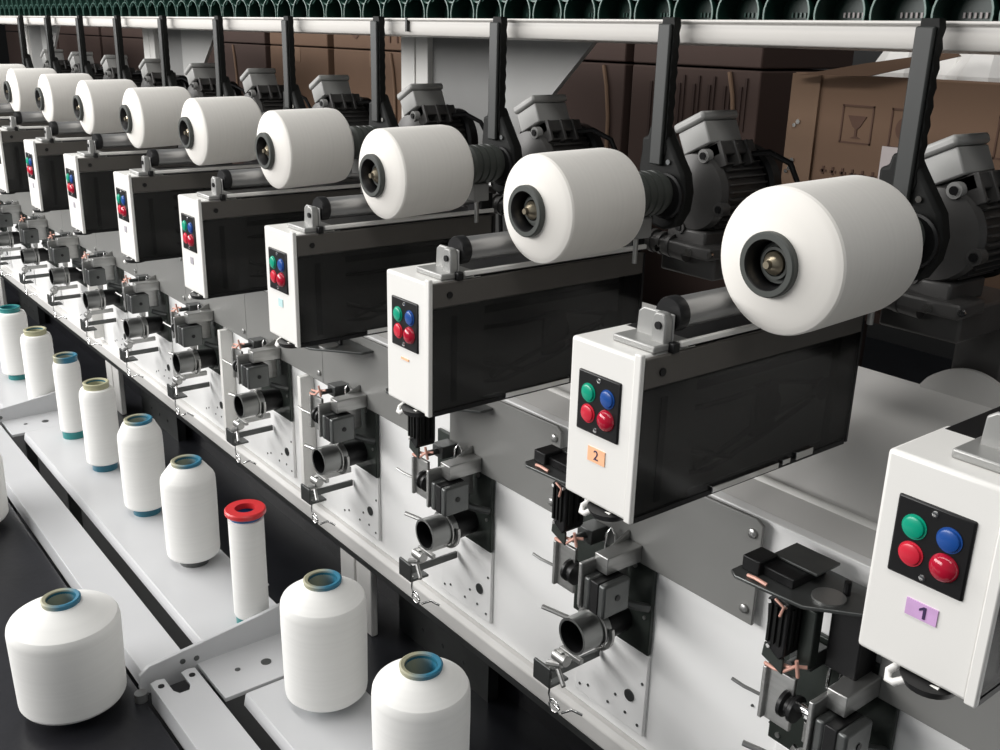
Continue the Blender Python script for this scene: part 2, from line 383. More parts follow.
    # handle and dark pad under the box
    P = [(0.03, 0.03, -H-0.01)]
    P = [(0.10, 0.02, -H), (0.085, 0.0, -H-0.02), (0.09, -0.01, -H-0.035), (0.105, -0.01, -H-0.035), (0.13, -0.005, -H-0.014), (0.20, 0.0, -H-0.008)]
    MB().tube(P, 0.009, 10).build('handle_loop', WHITE, t, angle=70)
    MB().lathe((0.165, 0.03, -H-0.022), (0, 0, 1), [(0, 0), (0, 0.055), (0.02, 0.065), (0.022, 0)], 24).build('pad', BLACK, t)
    MB().cyl((-0.002, 0.16, -0.26), (-0.014, 0.16, -0.26), 0.05, 20).build('side_knob', WHITE, t)
    return t
head0 = make_head()
def label_of_head(k):
    if k == 1: return 'white winding head cut off at the right edge, purple sticker with number 1'
    if k == 2: return 'white winding head with orange sticker 2, second from the right edge'
    if k == 3: return 'white winding head with small orange mark below its buttons, third from the right'
    if k == 4: return 'white winding head with teal sticker, fourth from the right'
    if k == 5: return 'white winding head with grey sticker, fifth from the right'
    return 'white winding head with smoked side cover, %s from the right edge' % ORD[k]
heads = {k: head0 if k == 1 else copy_tree(head0, None, (-(k-1), 0, 0)) for k in range(1, NU+1)}
for k in range(1, NU+1):
    h = heads[k]
    BASE[h.name] = (0.14-(k-1), 0.52, -0.485)
    tag(h, label_of_head(k), 'winding head', 'winding heads along the machine')
    x = -(k-1)
    if k in (1, 2, 4, 5, 6, 7, 8):
        if k == 1: a, b, mm = (0.098, 0.169), (-0.350, -0.311), LABELP
        elif k == 2: a, b, mm = (0.095, 0.165), (-0.352, -0.308), LABELO
        elif k == 4: a, b, mm = (0.115, 0.155), (-0.335, -0.30), LABELT
        else: a, b, mm = (0.12, 0.155), (-0.335, -0.30), LABELG
        st = MB().box(x+a[0], x+a[1], -0.003, 0.001, b[0], b[1]).build('sticker', mm, h)
        if k == 1:
            zc = (b[0]+b[1])/2; MB().prism([(x+0.138, zc-0.014), (x+0.144, zc-0.014), (x+0.144, zc+0.014), (x+0.138, zc+0.014), (x+0.129, zc+0.007), (x+0.129, zc+0.002), (x+0.138, zc+0.007)], 'xz', -0.0045, -0.003).build('number', INK, st)
        if k == 2: text_part(str(k), 0.042, x+(a[0]+a[1])/2, -0.0036, (b[0]+b[1])/2, INK, st)
    if k == 3: MB().box(x+0.10, x+0.15, -0.003, 0.001, -0.313, -0.305).build('sticker', LABELO, h)

# ------------------------------------------------------------------ yarn packages on the spindles
TILT = math.radians(1.5)
def make_package(k, R, L):
    x = -(k-1)
    ax = Vector((0, math.cos(TILT), math.sin(TILT)))
    c = Vector((x+0.4294, 0.330, 0.252 if k == 2 else 0.246))
    t = thing('yarn_package', tuple(c), '', 'yarn package')
    pr = [(-0.03, 0.080), (-0.028, 0.09), (-0.004, R-0.024), (0.002, R-0.012), (0.007, R-0.004), (0.014, R)]
    pr += [(0.06, R+0.001), (L-0.05, R-0.002), (L-0.018, R-0.008), (L-0.004, R-0.022), (L+0.02, 0.10), (L+0.02, 0.0)]
    MB().lathe(c, ax, pr, 72).build('wound_yarn', YARN, t, angle=25)
    m = MB().lathe(c, ax, [(-0.05, 0.069), (-0.05, 0.084), (-0.045, 0.088), (-0.02, 0.088), (0.1, 0.08), (0.1, 0.07), (-0.044, 0.066)], 40)
    hb = m.build('tube_hub', HUB, t, angle=30)
    MB().lathe(c, ax, [(-0.05, 0.069), (-0.045, 0.065), (0.03, 0.060), (0.03, 0.0)], 40).build('hub_inside', BLACK, hb)
    MB().lathe(c, ax, [(0.0, 0.056), (0.0, 0.046), (-0.012, 0.044), (-0.012, 0.036), (0.02, 0.034), (0.02, 0)], 36).build('chuck_ring', HUB, hb)
    MB().lathe(c, ax, [(-0.02, 0), (-0.03, 0.010), (-0.036, 0.012), (-0.030, 0.020), (-0.016, 0.031), (0.02, 0.031), (0.02, 0)], 6 if False else 24).build('spindle_nut', BRASS, hb)
    MB().lathe(c, ax, [(-0.048, 0), (-0.048, 0.010), (-0.03, 0.012), (-0.02, 0.012)], 12).build('spindle_tip', BRASS, hb)
    return t
for k in range(2, NU+1):
    t = make_package(k, 0.200 if k == 2 else 0.187+random.uniform(-0.002, 0.002), 0.398 if k == 2 else 0.368)
    lb = {2: 'largest white yarn package, at the right, above the box marked 2'}.get(k, 'white yarn package on its spindle above the winding head, %s from the right' % ORD[k-1])
    if k == 2: pass
    tag(t, lb, 'yarn package', 'yarn packages along the machine')

# ------------------------------------------------------------------ black hanging arms with pivot housing and chuck
def make_arm():
    t = thing('package_arm', (0.405, 0.96, 0.872), '', 'arm')
    m = MB().box(0.370, 0.430, 0.930, 0.945, 0.36, 0.858)
    m.build('front_bar', BAR, t, 0.006)
    m = MB()
    pts = [(0.448, 0.90)]
    n = 18
    L = [(0.376, 0.880-0.027*i) for i in range(n+1)]
    R = [(0.432+(0.006 if i % 2 else 0), 0.880-0.027*i) for i in range(n+1)]
    m.prism(R+L[::-1], 'xz', 0.945, 0.980)
    m.build('toothed_bar', ARMB, t, 0.002)
    pts = [(0.335, 0.455), (0.365, 0.46), (0.375, 0.50), (0.455, 0.50), (0.475, 0.47), (0.515, 0.42), (0.58, 0.34), (0.60, 0.27), (0.59, 0.20), (0.55, 0.14), (0.49, 0.12), (0.43, 0.13), (0.38, 0.18), (0.345, 0.28), (0.325, 0.34), (0.335, 0.40)]
    pts = [(0.41+(a-0.45)*0.88-0.0, b) for a, b in pts]
    h = MB().prism(pts, 'xz', 0.95, 1.01).build('pivot_housing', ARMB, t, 0.012)
    MB().lathe((0.455, 0.952, 0.25), (0, -1, 0), [(0, 0.085), (0.012, 0.085), (0.018, 0.078), (0.018, 0.0)], 32).build('housing_cover', BLACK, h)
    build_each(MB().cyl((0.455, 0.943, 0.375), (0.455, 0.952, 0.375), 0.010, 10).cyl((0.38, 0.943, 0.16), (0.38, 0.952, 0.16), 0.010, 10), 'housing_screw', CHROME, h)
    pr = [(0, 0), (0, 0.070)]
    for i in range(4): pr += [(0.01+0.036*i, 0.084), (0.035+0.036*i, 0.084), (0.038+0.036*i, 0.076), (0.044+0.036*i, 0.076)]
    pr += [(0.175, 0.07), (0.18, 0)]
    MB().lathe((0.4294, 0.765, 0.262), (0, 1, 0), pr, 36).build('chuck', HUB, t)
    m = MB().box(0.375, 0.46, 0.80, 0.88, 0.10, 0.18)
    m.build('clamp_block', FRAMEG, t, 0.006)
    MB().cyl((0.42, 0.84, 0.11), (0.42, 0.84, 0.0), 0.010, 12).build('piston_rod', STEEL, t)
    return t
arm0 = make_arm()
for k in range(1, NU+1):
    a = arm0 if k == 1 else copy_tree(arm0, None, (-(k-1), 0, 0))
    tag(a, 'black hanging arm holding the spindle, %s from the right' % ORD[max(1, k-1)] if k > 1 else 'black hanging arm just outside the right edge', 'arm', 'black arms hanging from the rail')
bpy.data.objects.remove  # keep arm of the first position outside the frame out of the scene
for o in [arm0]+list(arm0.children_recursive): bpy.data.objects.remove(o)

# ------------------------------------------------------------------ motors
def make_motor():
    c = Vector((0.415, 1.12, 0.245))
    t = thing('electric_motor', (0.50, 1.35, -0.40), '', 'motor')
    R = 0.148
    m = MB().lathe(c, (0, 1, 0), [(0, 0), (0, 0.05), (0.01, 0.10), (0.02, R*0.98), (0.05, R*1.04), (0.07, R*0.97), (0.30, R*0.95), (0.30, 0)], 40)
    n0 = len(m.bm.verts)
    for i in range(34):
        a = 2*PI*i/34
        m.box(-0.003, 0.003, 0.07, 0.28, R*0.92, R*1.08, rot=Ry(a), piv=(0, 0, 0))
    for v in list(m.bm.verts)[n0:]: v.co = v.co+c
    b = m.build('body', MOTOR, t)
    for a in (72, 162, 252, 342):
        q = c+Vector((math.cos(math.radians(a)), 0, math.sin(math.radians(a))))*R*1.02
        lg = MB().cyl(q+Vector((0, 0.01, 0)), q+Vector((0, 0.05, 0)), 0.026, 16).build('lug', MOTORL if a == 72 else MOTOR, b)
        MB().cyl(q+Vector((0, 0.004, 0)), q+Vector((0, 0.012, 0)), 0.014, 12).build('lug_hole', BLACK, b)
    MB().lathe(c+Vector((0, 0.29, 0)), (0, 1, 0), [(0, 0), (0, R*1.08), (0.012, R*1.18), (0.06, R*1.16), (0.09, R*0.9), (0.09, 0)], 40).build('fan_cover', BLACK, t)
    # terminal box, leaning to the left
    rot = Ry(math.radians(-26)); q = Vector((0.402, 1.14, 0.445))
    m = MB().box(q.x-0.070, q.x+0.070, 1.14, 1.33, q.z-0.040, q.z+0.048, rot=rot, piv=q)
    tb = m.build('terminal_box', MOTORL, t, 0.006)
    MB().box(q.x-0.079, q.x+0.079, 1.13, 1.34, q.z+0.050, q.z+0.086, rot=rot, piv=q).build('lid', MOTORL, tb, 0.012)
    MB().cyl(q+Vector((0.085, 0.13, -0.01)), q+Vector((0.10, 0.13, -0.02)), 0.012, 10).build('box_screw', CHROME, tb)
    MB().box(q.x-0.066, q.x+0.090, 1.16, 1.37, q.z-0.095, q.z-0.042, rot=rot, piv=q).build('terminal_pad', MOTOR, b, 0.006)
    for s_ in (-0.03, 0.05, 0.12):
        MB().box(q.x+0.02+s_*0.3, q.x+0.10, 1.19+s_, 1.205+s_, q.z-0.14, q.z-0.044, rot=rot, piv=q).build('pad_rib', MOTOR, b, 0.003)
    # drive bracket, gearbox and leg below
    m = MB().box(0.22, 0.56, 1.10, 1.26, -0.0, 0.05).box(0.26, 0.54, 1.16, 1.44, -0.09, 0.02)
    m.box(0.34, 0.52, 1.40, 1.66, -0.09, 0.0).box(0.34, 0.52, 1.55, 1.66, -0.9, -0.05).box(0.30, 0.50, 1.14, 1.36, 0.03, 0.10)
    m.build('mounting_bracket', MOTOR, t, 0.010)
    m = MB().cyl((0.15, 1.14, 0.03), (0.42, 1.14, 0.01), 0.040, 20).cyl((0.08, 1.14, 0.035), (0.16, 1.14, 0.03), 0.028, 16)
    m.cyl((0.05, 1.14, 0.037), (0.09, 1.14, 0.035), 0.040, 12)
    for i in range(4): m.ring((0.18+0.05*i, 1.14, 0.028-0.002*i), (1, 0, 0), 0.048, 0.03, 0.018, 18)
    m.build('belt_tensioner', MOTOR, t)
    m = MB().cyl((0.17, 1.09, 0.04), (0.17, 1.102, 0.04), 0.012, 10).cyl((0.30, 1.088, 0.01), (0.30, 1.102, 0.01), 0.014, 10).cyl((0.46, 1.09, 0.02), (0.46, 1.10, 0.02), 0.016, 10).cyl((0.57, 1.09, 0.03), (0.57, 1.10, 0.03), 0.012, 10)
    build_each(m, 'bracket_bolt', CHROME, t)
    m = MB().tube([(0.52, 1.34, 0.39), (0.56, 1.40, 0.40), (0.62, 1.46, 0.36), (0.66, 1.52, 0.22), (0.67, 1.56, 0.0), (0.67, 1.58, -0.30)], 0.012, 8)
    m.build('cable', BLACK, t, angle=70)
    return t
mot0 = make_motor()
for k in range(2, NU+1):
    mo = copy_tree(mot0, None, (-(k-1), 0, 0))
    tag(mo, 'grey finned electric motor with terminal box, %s from the right, behind a hanging arm' % ORD[k-1], 'motor', 'motors behind the yarn packages')
for o in [mot0]+list(mot0.children_recursive): bpy.data.objects.remove(o)

# ------------------------------------------------------------------ grey cover plates between positions
def make_cover(x0=-0.51):
    t = thing('cover_plate', (-0.5, 0.66, -0.88), '', 'cover plate')
    x1 = 0.262
    pts = [(x0, -1.073), (x1, -1.073), (x1, -0.70), (x1-0.03, -0.682), (x0, -0.70)]
    MB().prism(pts, 'xz', 0.650, 0.664).build('plate', GREY, t, 0.003)
    m = MB()
    for b in (-0.735, -1.02): m.lathe((x1-0.035, 0.650, b), (0, -1, 0), [(0, 0.018), (0.010, 0.016), (0.014, 0.009), (0.014, 0)], 16)
    build_each(m, 'bolt', STEEL, t)
    return t
covs = [make_cover(-0.27), make_cover(), make_cover(-0.736)]
for k in range(1, NU+1):
    c = covs[0] if k == 1 else copy_tree(covs[1] if k < 4 else covs[2], None, (-(k-1), 0, 0))
    nm = {1: 'grey cover plate under the winding head marked 1, at the right edge', 2: 'grey cover plate below the winding head marked 2, reaching right'}.get(k, 'grey cover plate under the winding head %s from the right' % ORD[k])
    tag(c, nm, 'cover plate', 'grey cover plates')

for cv_ in covs[1:]:
    for o in [cv_]+list(cv_.children_recursive): bpy.data.objects.remove(o)

# ------------------------------------------------------------------ feed unit: stepper, thread guides and steel cup
def make_feed():
    t = thing('feed_unit', (-0.42, 0.68, -1.25), '', 'feed unit')
    bp = MB().box(-0.63, -0.20, 0.665, 0.685, -1.46, -0.98).build('backing_plate', PLATEG, t, 0.004)
    m = MB().cyl((-0.59, 0.66, -1.43), (-0.59, 0.667, -1.43), 0.010, 10).cyl((-0.30, 0.66, -1.10), (-0.30, 0.667, -1.10), 0.013, 10).cyl((-0.23, 0.66, -1.30), (-0.23, 0.667, -1.30), 0.008, 10); build_each(m, 'plate_screw', STEEL, bp)
    # stepper motor, axis along the machine
    st = MB().box(-0.315, -0.205, 0.416, 0.539, -1.199, -1.076).build('stepper_motor', STEELD, t, 0.008)
    for a_ in (-0.316, -0.238): MB().box(a_, a_+0.034, 0.41, 0.545, -1.205, -1.07).build('stepper_cap', STEELD, st, 0.009)
    m = MB()
    m.box(-0.281, -0.239, 0.412, 0.543, -1.203, -1.072)
    m.build('laminations', BLACK, st, 0.004)
    MB().cyl((-0.206, 0.48, -1.135), (-0.201, 0.48, -1.135), 0.012, 14).build('stepper_hole', BLACK, st)
    MB().cyl((-0.37, 0.48, -1.12), (-0.31, 0.48, -1.12), 0.036, 20).cyl((-0.42, 0.48, -1.12), (-0.36, 0.48, -1.12), 0.018, 16).build('stepper_boss', CHROME, st)
    # U bracket holding the stepper
    m = MB().box(-0.335, -0.318, 0.40, 0.648, -1.20, -1.02).box(-0.325, -0.255, 0.47, 0.648, -1.065, -0.995)
    m.prism([(0.46, -1.045), (0.648, -0.96), (0.648, -1.16), (0.60, -1.14), (0.46, -1.07)], 'yz', -0.335, -0.322)
    m.build('stepper_bracket', STEEL, t, 0.004)
    # guide plate with pulley and copper thread guide
    gp = MB().box(-0.545, -0.435, 0.475, 0.49, -1.23, -1.04).box(-0.545, -0.53, 0.46, 0.49, -1.23, -1.04).build('guide_plate', STEEL, t, 0.003)
    MB().lathe((-0.46, 0.47, -1.13), (1, 0, 0), [(0, 0), (0, 0.045), (0.012, 0.045), (0.02, 0.034), (0.03, 0.034), (0.038, 0.045), (0.05, 0.045), (0.05, 0)], 26).build('pulley', BLACK, gp)
    MB().tube([(-0.545, 0.47, -1.035), (-0.50, 0.455, -1.025), (-0.47, 0.46, -1.02), (-0.44, 0.47, -0.99), (-0.41, 0.49, -0.985)], 0.006).tube([(-0.545, 0.48, -1.02), (-0.49, 0.465, -1.005), (-0.45, 0.47, -1.0)], 0.006).tube([(-0.43, 0.46, -0.96), (-0.425, 0.47, -1.02)], 0.006).build('copper_guide', COPPER, gp)
    MB().tube([(-0.55, 0.47, -1.155), (-0.60, 0.45, -1.145), (-0.64, 0.44, -1.135)], 0.006).build('thread_pin', STEEL, t)
    MB().tube([(-0.43, 0.50, -1.36), (-0.52, 0.46, -1.345), (-0.57, 0.44, -1.34)], 0.010).build('thread_pin', STEEL, t)
    MB().tube([(-0.40, 0.60, -1.10), (-0.40, 0.60, -0.99), (-0.385, 0.61, -0.965), (-0.37, 0.62, -0.99), (-0.37, 0.62, -1.06)], 0.006).build('wire_fork', CHROME, t, angle=70)
    MB().box(-0.52, -0.44, 0.56, 0.645, -1.05, -0.99).build('post_block', STEELD, t, 0.003)
    MB().cyl((-0.48, 0.56, -1.02), (-0.48, 0.50, -1.02), 0.014, 12).build('post_pin', STEELD, t)
    # cup with flange ring and black drum
    cx, cz = -0.356, -1.351
    cup = MB().lathe((cx, 0.405, cz), (0, 1, 0), [(0, 0.064), (0, 0.074), (0.14, 0.074), (0.14, 0), (0.135, 0), (0.135, 0.064), (0, 0.064)], 40).build('steel_cup', CUP, t)
    MB().lathe((cx, 0.4045, cz), (0, 1, 0), [(0, 0.0635), (0.001, 0.0645), (0.001, 0.063), (0.134, 0.063), (0.134, 0)], 36).build('cup_inside_shade', BLACK, cup)  # black liner paints in the shade inside the open cup
    MB().lathe((cx, 0.545, cz), (0, 1, 0), [(0.13, 0), (0.13, 0.062), (-0.002, 0.070), (-0.002, 0)], 32).build('black_drum', BLACK, t)
    m = MB().lathe((cx, 0.505, cz), (0, 1, 0), [(0, 0.077), (0, 0.083), (0.006, 0.083), (0.006, 0.077), (0, 0.077)], 40)
    m.lathe((cx, 0.525, cz), (0, 1, 0), [(0, 0.080), (0, 0.098), (0.012, 0.098), (0.012, 0.080), (0, 0.080)], 40, -0.3, PI*1.15)
    build_each(m, 'flange_ring', STEEL, cup)
    MB().box(-0.42, -0.36, 0.53, 0.56, -1.28, -1.20).build('cup_bracket', STEEL, t, 0.003)
    MB().tube([(-0.27, 0.58, -1.22), (-0.235, 0.62, -1.235), (-0.215, 0.665, -1.25)], 0.018).build('cup_arm', STEELD, t)
    # lower bracket: channel with end plate, arm and ring guide
    m = MB().box(-0.56, -0.46, 0.395, 0.408, -1.645, -1.555).box(-0.47, -0.455, 0.40, 0.665, -1.60, -1.565).box(-0.56, -0.46, 0.40, 0.50, -1.648, -1.636)
    m.build('lower_bracket', STEELD, t, 0.003)
    m = MB().box(-0.45, -0.425, 0.42, 0.64, -1.50, -1.47).box(-0.45, -0.33, 0.43, 0.45, -1.475, -1.455).cyl((-0.47, 0.43, -1.50), (-0.40, 0.43, -1.50), 0.024, 14).cyl((-0.44, 0.42, -1.55), (-0.38, 0.40, -1.59), 0.010, 10)
    m.cyl((-0.50, 0.42, -1.555), (-0.42, 0.42, -1.52), 0.014, 10)
    m.build('swing_lever', STEEL, t, 0.002)
    cr = [(-0.45+0.03*math.cos(a), 0.42, -1.73+0.028*math.sin(a)) for a in [i*PI/7 for i in range(0, 14)]]
    MB().tube([(-0.48, 0.42, -1.63), (-0.485, 0.42, -1.69), (-0.47, 0.42, -1.72)]+cr, 0.005).tube([(-0.43, 0.44, -1.76), (-0.40, 0.47, -1.74), (-0.37, 0.5, -1.76)], 0.006).build('ring_guide', CHROME, t, angle=70)
    # upper shelf with sensor cube and clutch block
    m = MB().prism([(-0.66, 0.40), (-0.63, 0.38), (-0.40, 0.40), (-0.18, 0.58), (-0.18, 0.648), (-0.62, 0.648), (-0.66, 0.50)], 'xy', -0.745, -0.733)
    m.build('sensor_shelf', STEELD, t, 0.003)
    MB().box(-0.645, -0.58, 0.43, 0.52, -0.733, -0.685).box(-0.60, -0.47, 0.45, 0.62, -0.733, -0.700).build('sensor', BLACK, t, 0.004)
    MB().box(-0.60, -0.44, 0.52, 0.64, -0.699, -0.690).build('sensor_cap', STEELD, t, 0.002)
    MB().cyl((-0.36, 0.56, -0.733), (-0.36, 0.56, -0.69), 0.011, 10).build('shelf_pin', BLACK, t)
    MB().cyl((-0.38, 0.50, -0.733), (-0.38, 0.50, -0.726), 0.05, 20).build('shelf_disc', STEEL, t)
    MB().tube([(-0.60, 0.405, -0.728), (-0.57, 0.40, -0.722), (-0.53, 0.405, -0.728)], 0.006).build('copper_clip', COPPER, t)
    m = MB().prism([(-0.545, -0.79), (-0.52, -0.77), (-0.465, -0.775), (-0.465, -0.96), (-0.48, -0.98), (-0.53, -0.95)], 'xz', 0.44, 0.54)
    cb = m.build('clutch_block', BLACK, t, 0.005)
    m = MB()
    for i in range(3): m.box(-0.530+0.020*i, -0.521+0.020*i, 0.432, 0.442, -0.93, -0.80)
    for i in range(3): m.box(-0.467, -0.458, 0.455+0.028*i, 0.465+0.028*i, -0.94, -0.80)
    build_each(m, 'block_rib', ARMB, cb)
    m = MB()
    for (a, b) in ((-0.533, -0.795), (-0.520, -0.945), (-0.475, -0.788)): m.cyl((a, 0.433, b), (a, 0.441, b), 0.007, 10)
    build_each(m, 'block_screw', CHROME, cb)
    MB().tube([(-0.51, 0.43, -0.775), (-0.475, 0.425, -0.785), (-0.485, 0.425, -0.82)], 0.005).build('copper_contact', COPPER, cb)
    m = MB().prism([(-0.545, -0.95), (-0.47, -0.975), (-0.47, -1.03), (-0.55, -1.0)], 'xz', 0.45, 0.46)
    m.build('block_foot', PLATEG, t, 0.003)
    return t
f0 = make_feed()
for k in range(1, NU+1):
    f = f0 if k == 1 else copy_tree(f0, None, (-(k-1), 0, 0))
    if k == 1: first_feed = f
    if k >= 4:      # here the cover plate reaches over the clutch block
        for d in list(f.children_recursive):
            if d.name.split('.')[0] in ('clutch_block', 'block_rib', 'block_screw', 'copper_contact', 'block_foot'): bpy.data.objects.remove(d)
    if k >= 5:      # the photo shows no sensor shelf on the far units
        for d in list(f.children_recursive):
            if d.name.split('.')[0] in ('sensor_shelf', 'sensor', 'sensor_cap', 'shelf_pin', 'shelf_disc', 'copper_clip', 'copper_contact'): bpy.data.objects.remove(d)
    nm = {1: 'steel feed unit with black blocks below the winding head marked 1, at bottom right'}.get(k, 'steel feed unit with stepper motor and round cup, %s from the right' % ORD[k])
    tag(f, nm, 'feed unit', 'feed units on the front panel')

MB().box(-0.40, -0.29, 0.56, 0.665, -1.0, -0.747).build('rear_block', BLACK, first_feed, 0.006)
MB().box(-0.46, -0.41, 0.50, 0.54, -1.0, -0.80).build('rear_block', PLATEG, first_feed, 0.004)
# ------------------------------------------------------------------ creel bench in front
BZ = -1.74
xs = [-13.2, -9.4, -6.0, -2.6, 0.8]
for i in range(len(xs)-1):
    a, b = xs[i]+0.02, xs[i+1]-0.02
    near = i == len(xs)-2
    where = {3: 'nearest the camera', 2: 'behind the near cross bracket', 1: 'behind the far cross bracket', 0: 'at its farthest end'}[i]
    bd = thing('creel_board', ((a+b)/2, -0.33, BZ-0.06), 'flat white board under the standing bobbins, '+where, 'board', 'creel boards')
    a2 = a+0.32
    MB().prism([(-0.54, BZ-0.05), (-0.53, BZ-0.005), (-0.525, BZ), (-0.13, BZ), (-0.13, BZ-0.02), (-0.52, BZ-0.02), (-0.53, BZ-0.05)], 'yz', a2, b).build('board_top', BENCHW, bd)
    MB().box(a2+0.1, b-0.1, -0.46, -0.18, BZ-0.08, BZ-0.02).build('board_rib', BENCHW, bd)
    bm_ = thing('creel_beam', ((a+b)/2, -0.72, BZ-0.10), 'narrow white steel beam of the bobbin bench, '+where, 'beam', 'creel beams')
    m = MB(); am = a+0.03
    y0, y1 = -0.815, -0.625
    if near:
        pts = [(am+0.10, y0+0.06), (am+0.13, y0+0.075), (am+0.13, y1-0.075), (am+0.10, y1-0.06), (am, y1-0.06), (am-0.01, y1-0.03), (am, y1), (b, y1), (b, y0), (am, y0), (am-0.01, y0+0.03), (am, y0+0.06)]
    else: pts = [(a, y1), (b, y1), (b, y0), (a, y0)]
    m.prism(pts, 'xy', BZ-0.012, BZ)
    m.box(am, b, y0, y0+0.012, BZ-0.10, BZ-0.01).box(am, b, y1-0.012, y1, BZ-0.10, BZ-0.01)
    m.build('beam_channel', BENCHW, bm_, 0.002)
    for q in (am+0.5, b-0.5):
        MB().box(q-0.03, q+0.03, -0.75, -0.69, FZ, BZ-0.012).build('beam_leg', STEELD, bm_)
        MB().box(q-0.03, q+0.03, -0.36, -0.30, FZ, BZ-0.08).build('board_leg', STEELD, bd)
    if near:
        MB().cyl((am+0.045, y0+0.03, BZ-0.004), (am+0.045, y0+0.03, BZ+0.003), 0.013, 12).build('beam_hole', BLACK, bm_)
        MB().cyl((am+0.045, y1-0.03, BZ-0.004), (am+0.045, y1-0.03, BZ+0.003), 0.013, 12).build('beam_hole', BLACK, bm_)
for j, x in enumerate((-2.6, -6.0, -9.4)):
    where = ['nearest the camera, beside the red-topped bobbin', 'behind the slimmest bobbin', 'farthest away'][j]
    br = thing('cross_bracket', (x, -0.2, BZ-0.10), 'white sheet metal cross bracket, '+where, 'bracket', 'cross brackets of the creel')
    prof = [(-0.81, BZ-0.075), (-0.845, BZ-0.04), (-0.84, BZ+0.02), (-0.80, BZ+0.05), (-0.62, BZ+0.07), (-0.30, BZ+0.11), (-0.10, BZ+0.145), (0.10, BZ+0.15), (0.10, BZ-0.075)]
    MB().prism(prof, 'yz', x-0.012, x+0.008).build('bracket_web', BENCHW, br, 0.003)
    MB().box(x, x+0.30, -0.60, 0.06, BZ-0.035, BZ-0.015).build('bracket_flange', BENCHW, br, 0.003)
    m = MB()
    for (a, b) in ((-0.66, BZ+0.02), (-0.60, BZ+0.012), (-0.20, BZ+0.07), (0.0, BZ+0.07)): m.cyl((x+0.007, a, b), (x+0.011, a, b), 0.012, 12)
    m.cyl((x+0.15, -0.48, BZ-0.016), (x+0.15, -0.48, BZ-0.013), 0.012, 12).cyl((x+0.17, -0.36, BZ-0.016), (x+0.17, -0.36, BZ-0.012), 0.022, 14)
    build_each(m, 'bracket_hole', STEELD, br)
    m = MB().cyl((x+0.03, -0.85, BZ-0.078), (x+0.03, -0.85, BZ-0.04), 0.026, 14)
    build_each(m, 'bracket_bolt', STEEL, br)
# black trays
tr = MB().box(-14, 1.5, -2.6, -0.835, -1.86, -1.82).build('black_tray', TRAY, None, 0.004, base=(-6, -1.6, -1.86))
tag(tr, 'glossy black flat tray under the two fat yarn cones at bottom left', 'tray')
m = MB()
for x in [-13.5+1.45*i for i in range(11)]:
    m.box(x-0.04, x+0.04, -2.5, -2.42, FZ, -1.86).box(x-0.04, x+0.04, -0.93, -0.85, FZ, -1.86)
build_each(m, 'tray_leg', TRAY, tr)
m = MB()
random.seed(3)
for i in range(60):
    x = random.uniform(-9, -1); y = random.uniform(0.02, 0.56); r = random.uniform(0.006, 0.014)
    m.lathe((x, y, FZ), (0, 0, 1), [(0, r), (r*0.7, r*0.7), (r, 0)], 7)
lint = m.build('yarn_lint', YARNZ, None, base=(-5, 0.3, FZ)); tag(lint, 'tiny white specks of lint scattered on the black floor between bobbins and machine', 'lint', kind='stuff')
# ------------------------------------------------------------------ bobbins standing on the board
def bobbin(name, label, x, y, z0, top, R, tubem, style, inner=T_BLUE, foot=None, rt_=0.072, group='bobbins standing in a row'):
    t = thing(name, (x, y, z0), label, 'bobbin', group)
    h = top-z0
    zb = z0+0.05
    if style == 'cone': pr = [(0.0, 0), (0.0, R*0.90), (0.012, R*0.97), (0.03, R*0.985), (h*0.62, R*1.005), (h-0.135, R), (h-0.115, R*0.985), (h-0.103, R*0.95), (h-0.05, rt_+0.012), (h-0.042, rt_-0.004)]
    elif style == 'fat': pr = [(0.0, 0), (0.0, R*0.93), (0.012, R*0.965), (0.03, R*0.97), (h*0.5, R*0.99), (h-0.145, R), (h-0.125, R*0.985), (h-0.112, R*0.95), (h-0.05, rt_+0.014), (h-0.045, rt_-0.004)]
    elif style == 'slim': pr = [(0.0, 0), (0.0, R*0.93), (0.01, R), (h-0.11, R*1.01), (h-0.085, R*0.98), (h-0.065, R*0.90), (h-0.06, rt_-0.006)]
    else: pr = [(0.0, 0), (0.0, R*0.95), (0.01, R), (h-0.065, R), (h-0.06, rt_-0.01)]
    MB().lathe((x, y, zb), (0, 0, 1), [(a if i else a, r) for i, (a, r) in enumerate([(a_ if a_ < 0.1 else a_-0.025, r_) for a_, r_ in pr])], 56).build('wound_yarn', YARNZ, t, angle=28)
    hz = h-0.05
    tb = MB().lathe((x, y, zb), (0, 0, 1), [(hz-0.09, rt_-0.003), (hz-0.012, rt_), (hz-0.004, rt_+0.002), (hz, rt_-0.004), (hz-0.003, rt_-0.016), (hz-0.02, rt_-0.019), (hz-0.16, rt_-0.02), (hz-0.16, 0)], 40).build('paper_tube', tubem, t)
    MB().lathe((x, y, zb), (0, 0, 1), [(hz-0.008, rt_-0.0185), (hz-0.155, rt_-0.0185), (hz-0.155, 0), (hz-0.157, 0)], 32).build('tube_inside', inner, tb)
    MB().lathe((x, y, z0), (0, 0, 1), [(0, 0), (0, rt_), (0.055, rt_), (0.055, 0)], 32).build('tube_foot', foot or T_BLUE, t)
    return t
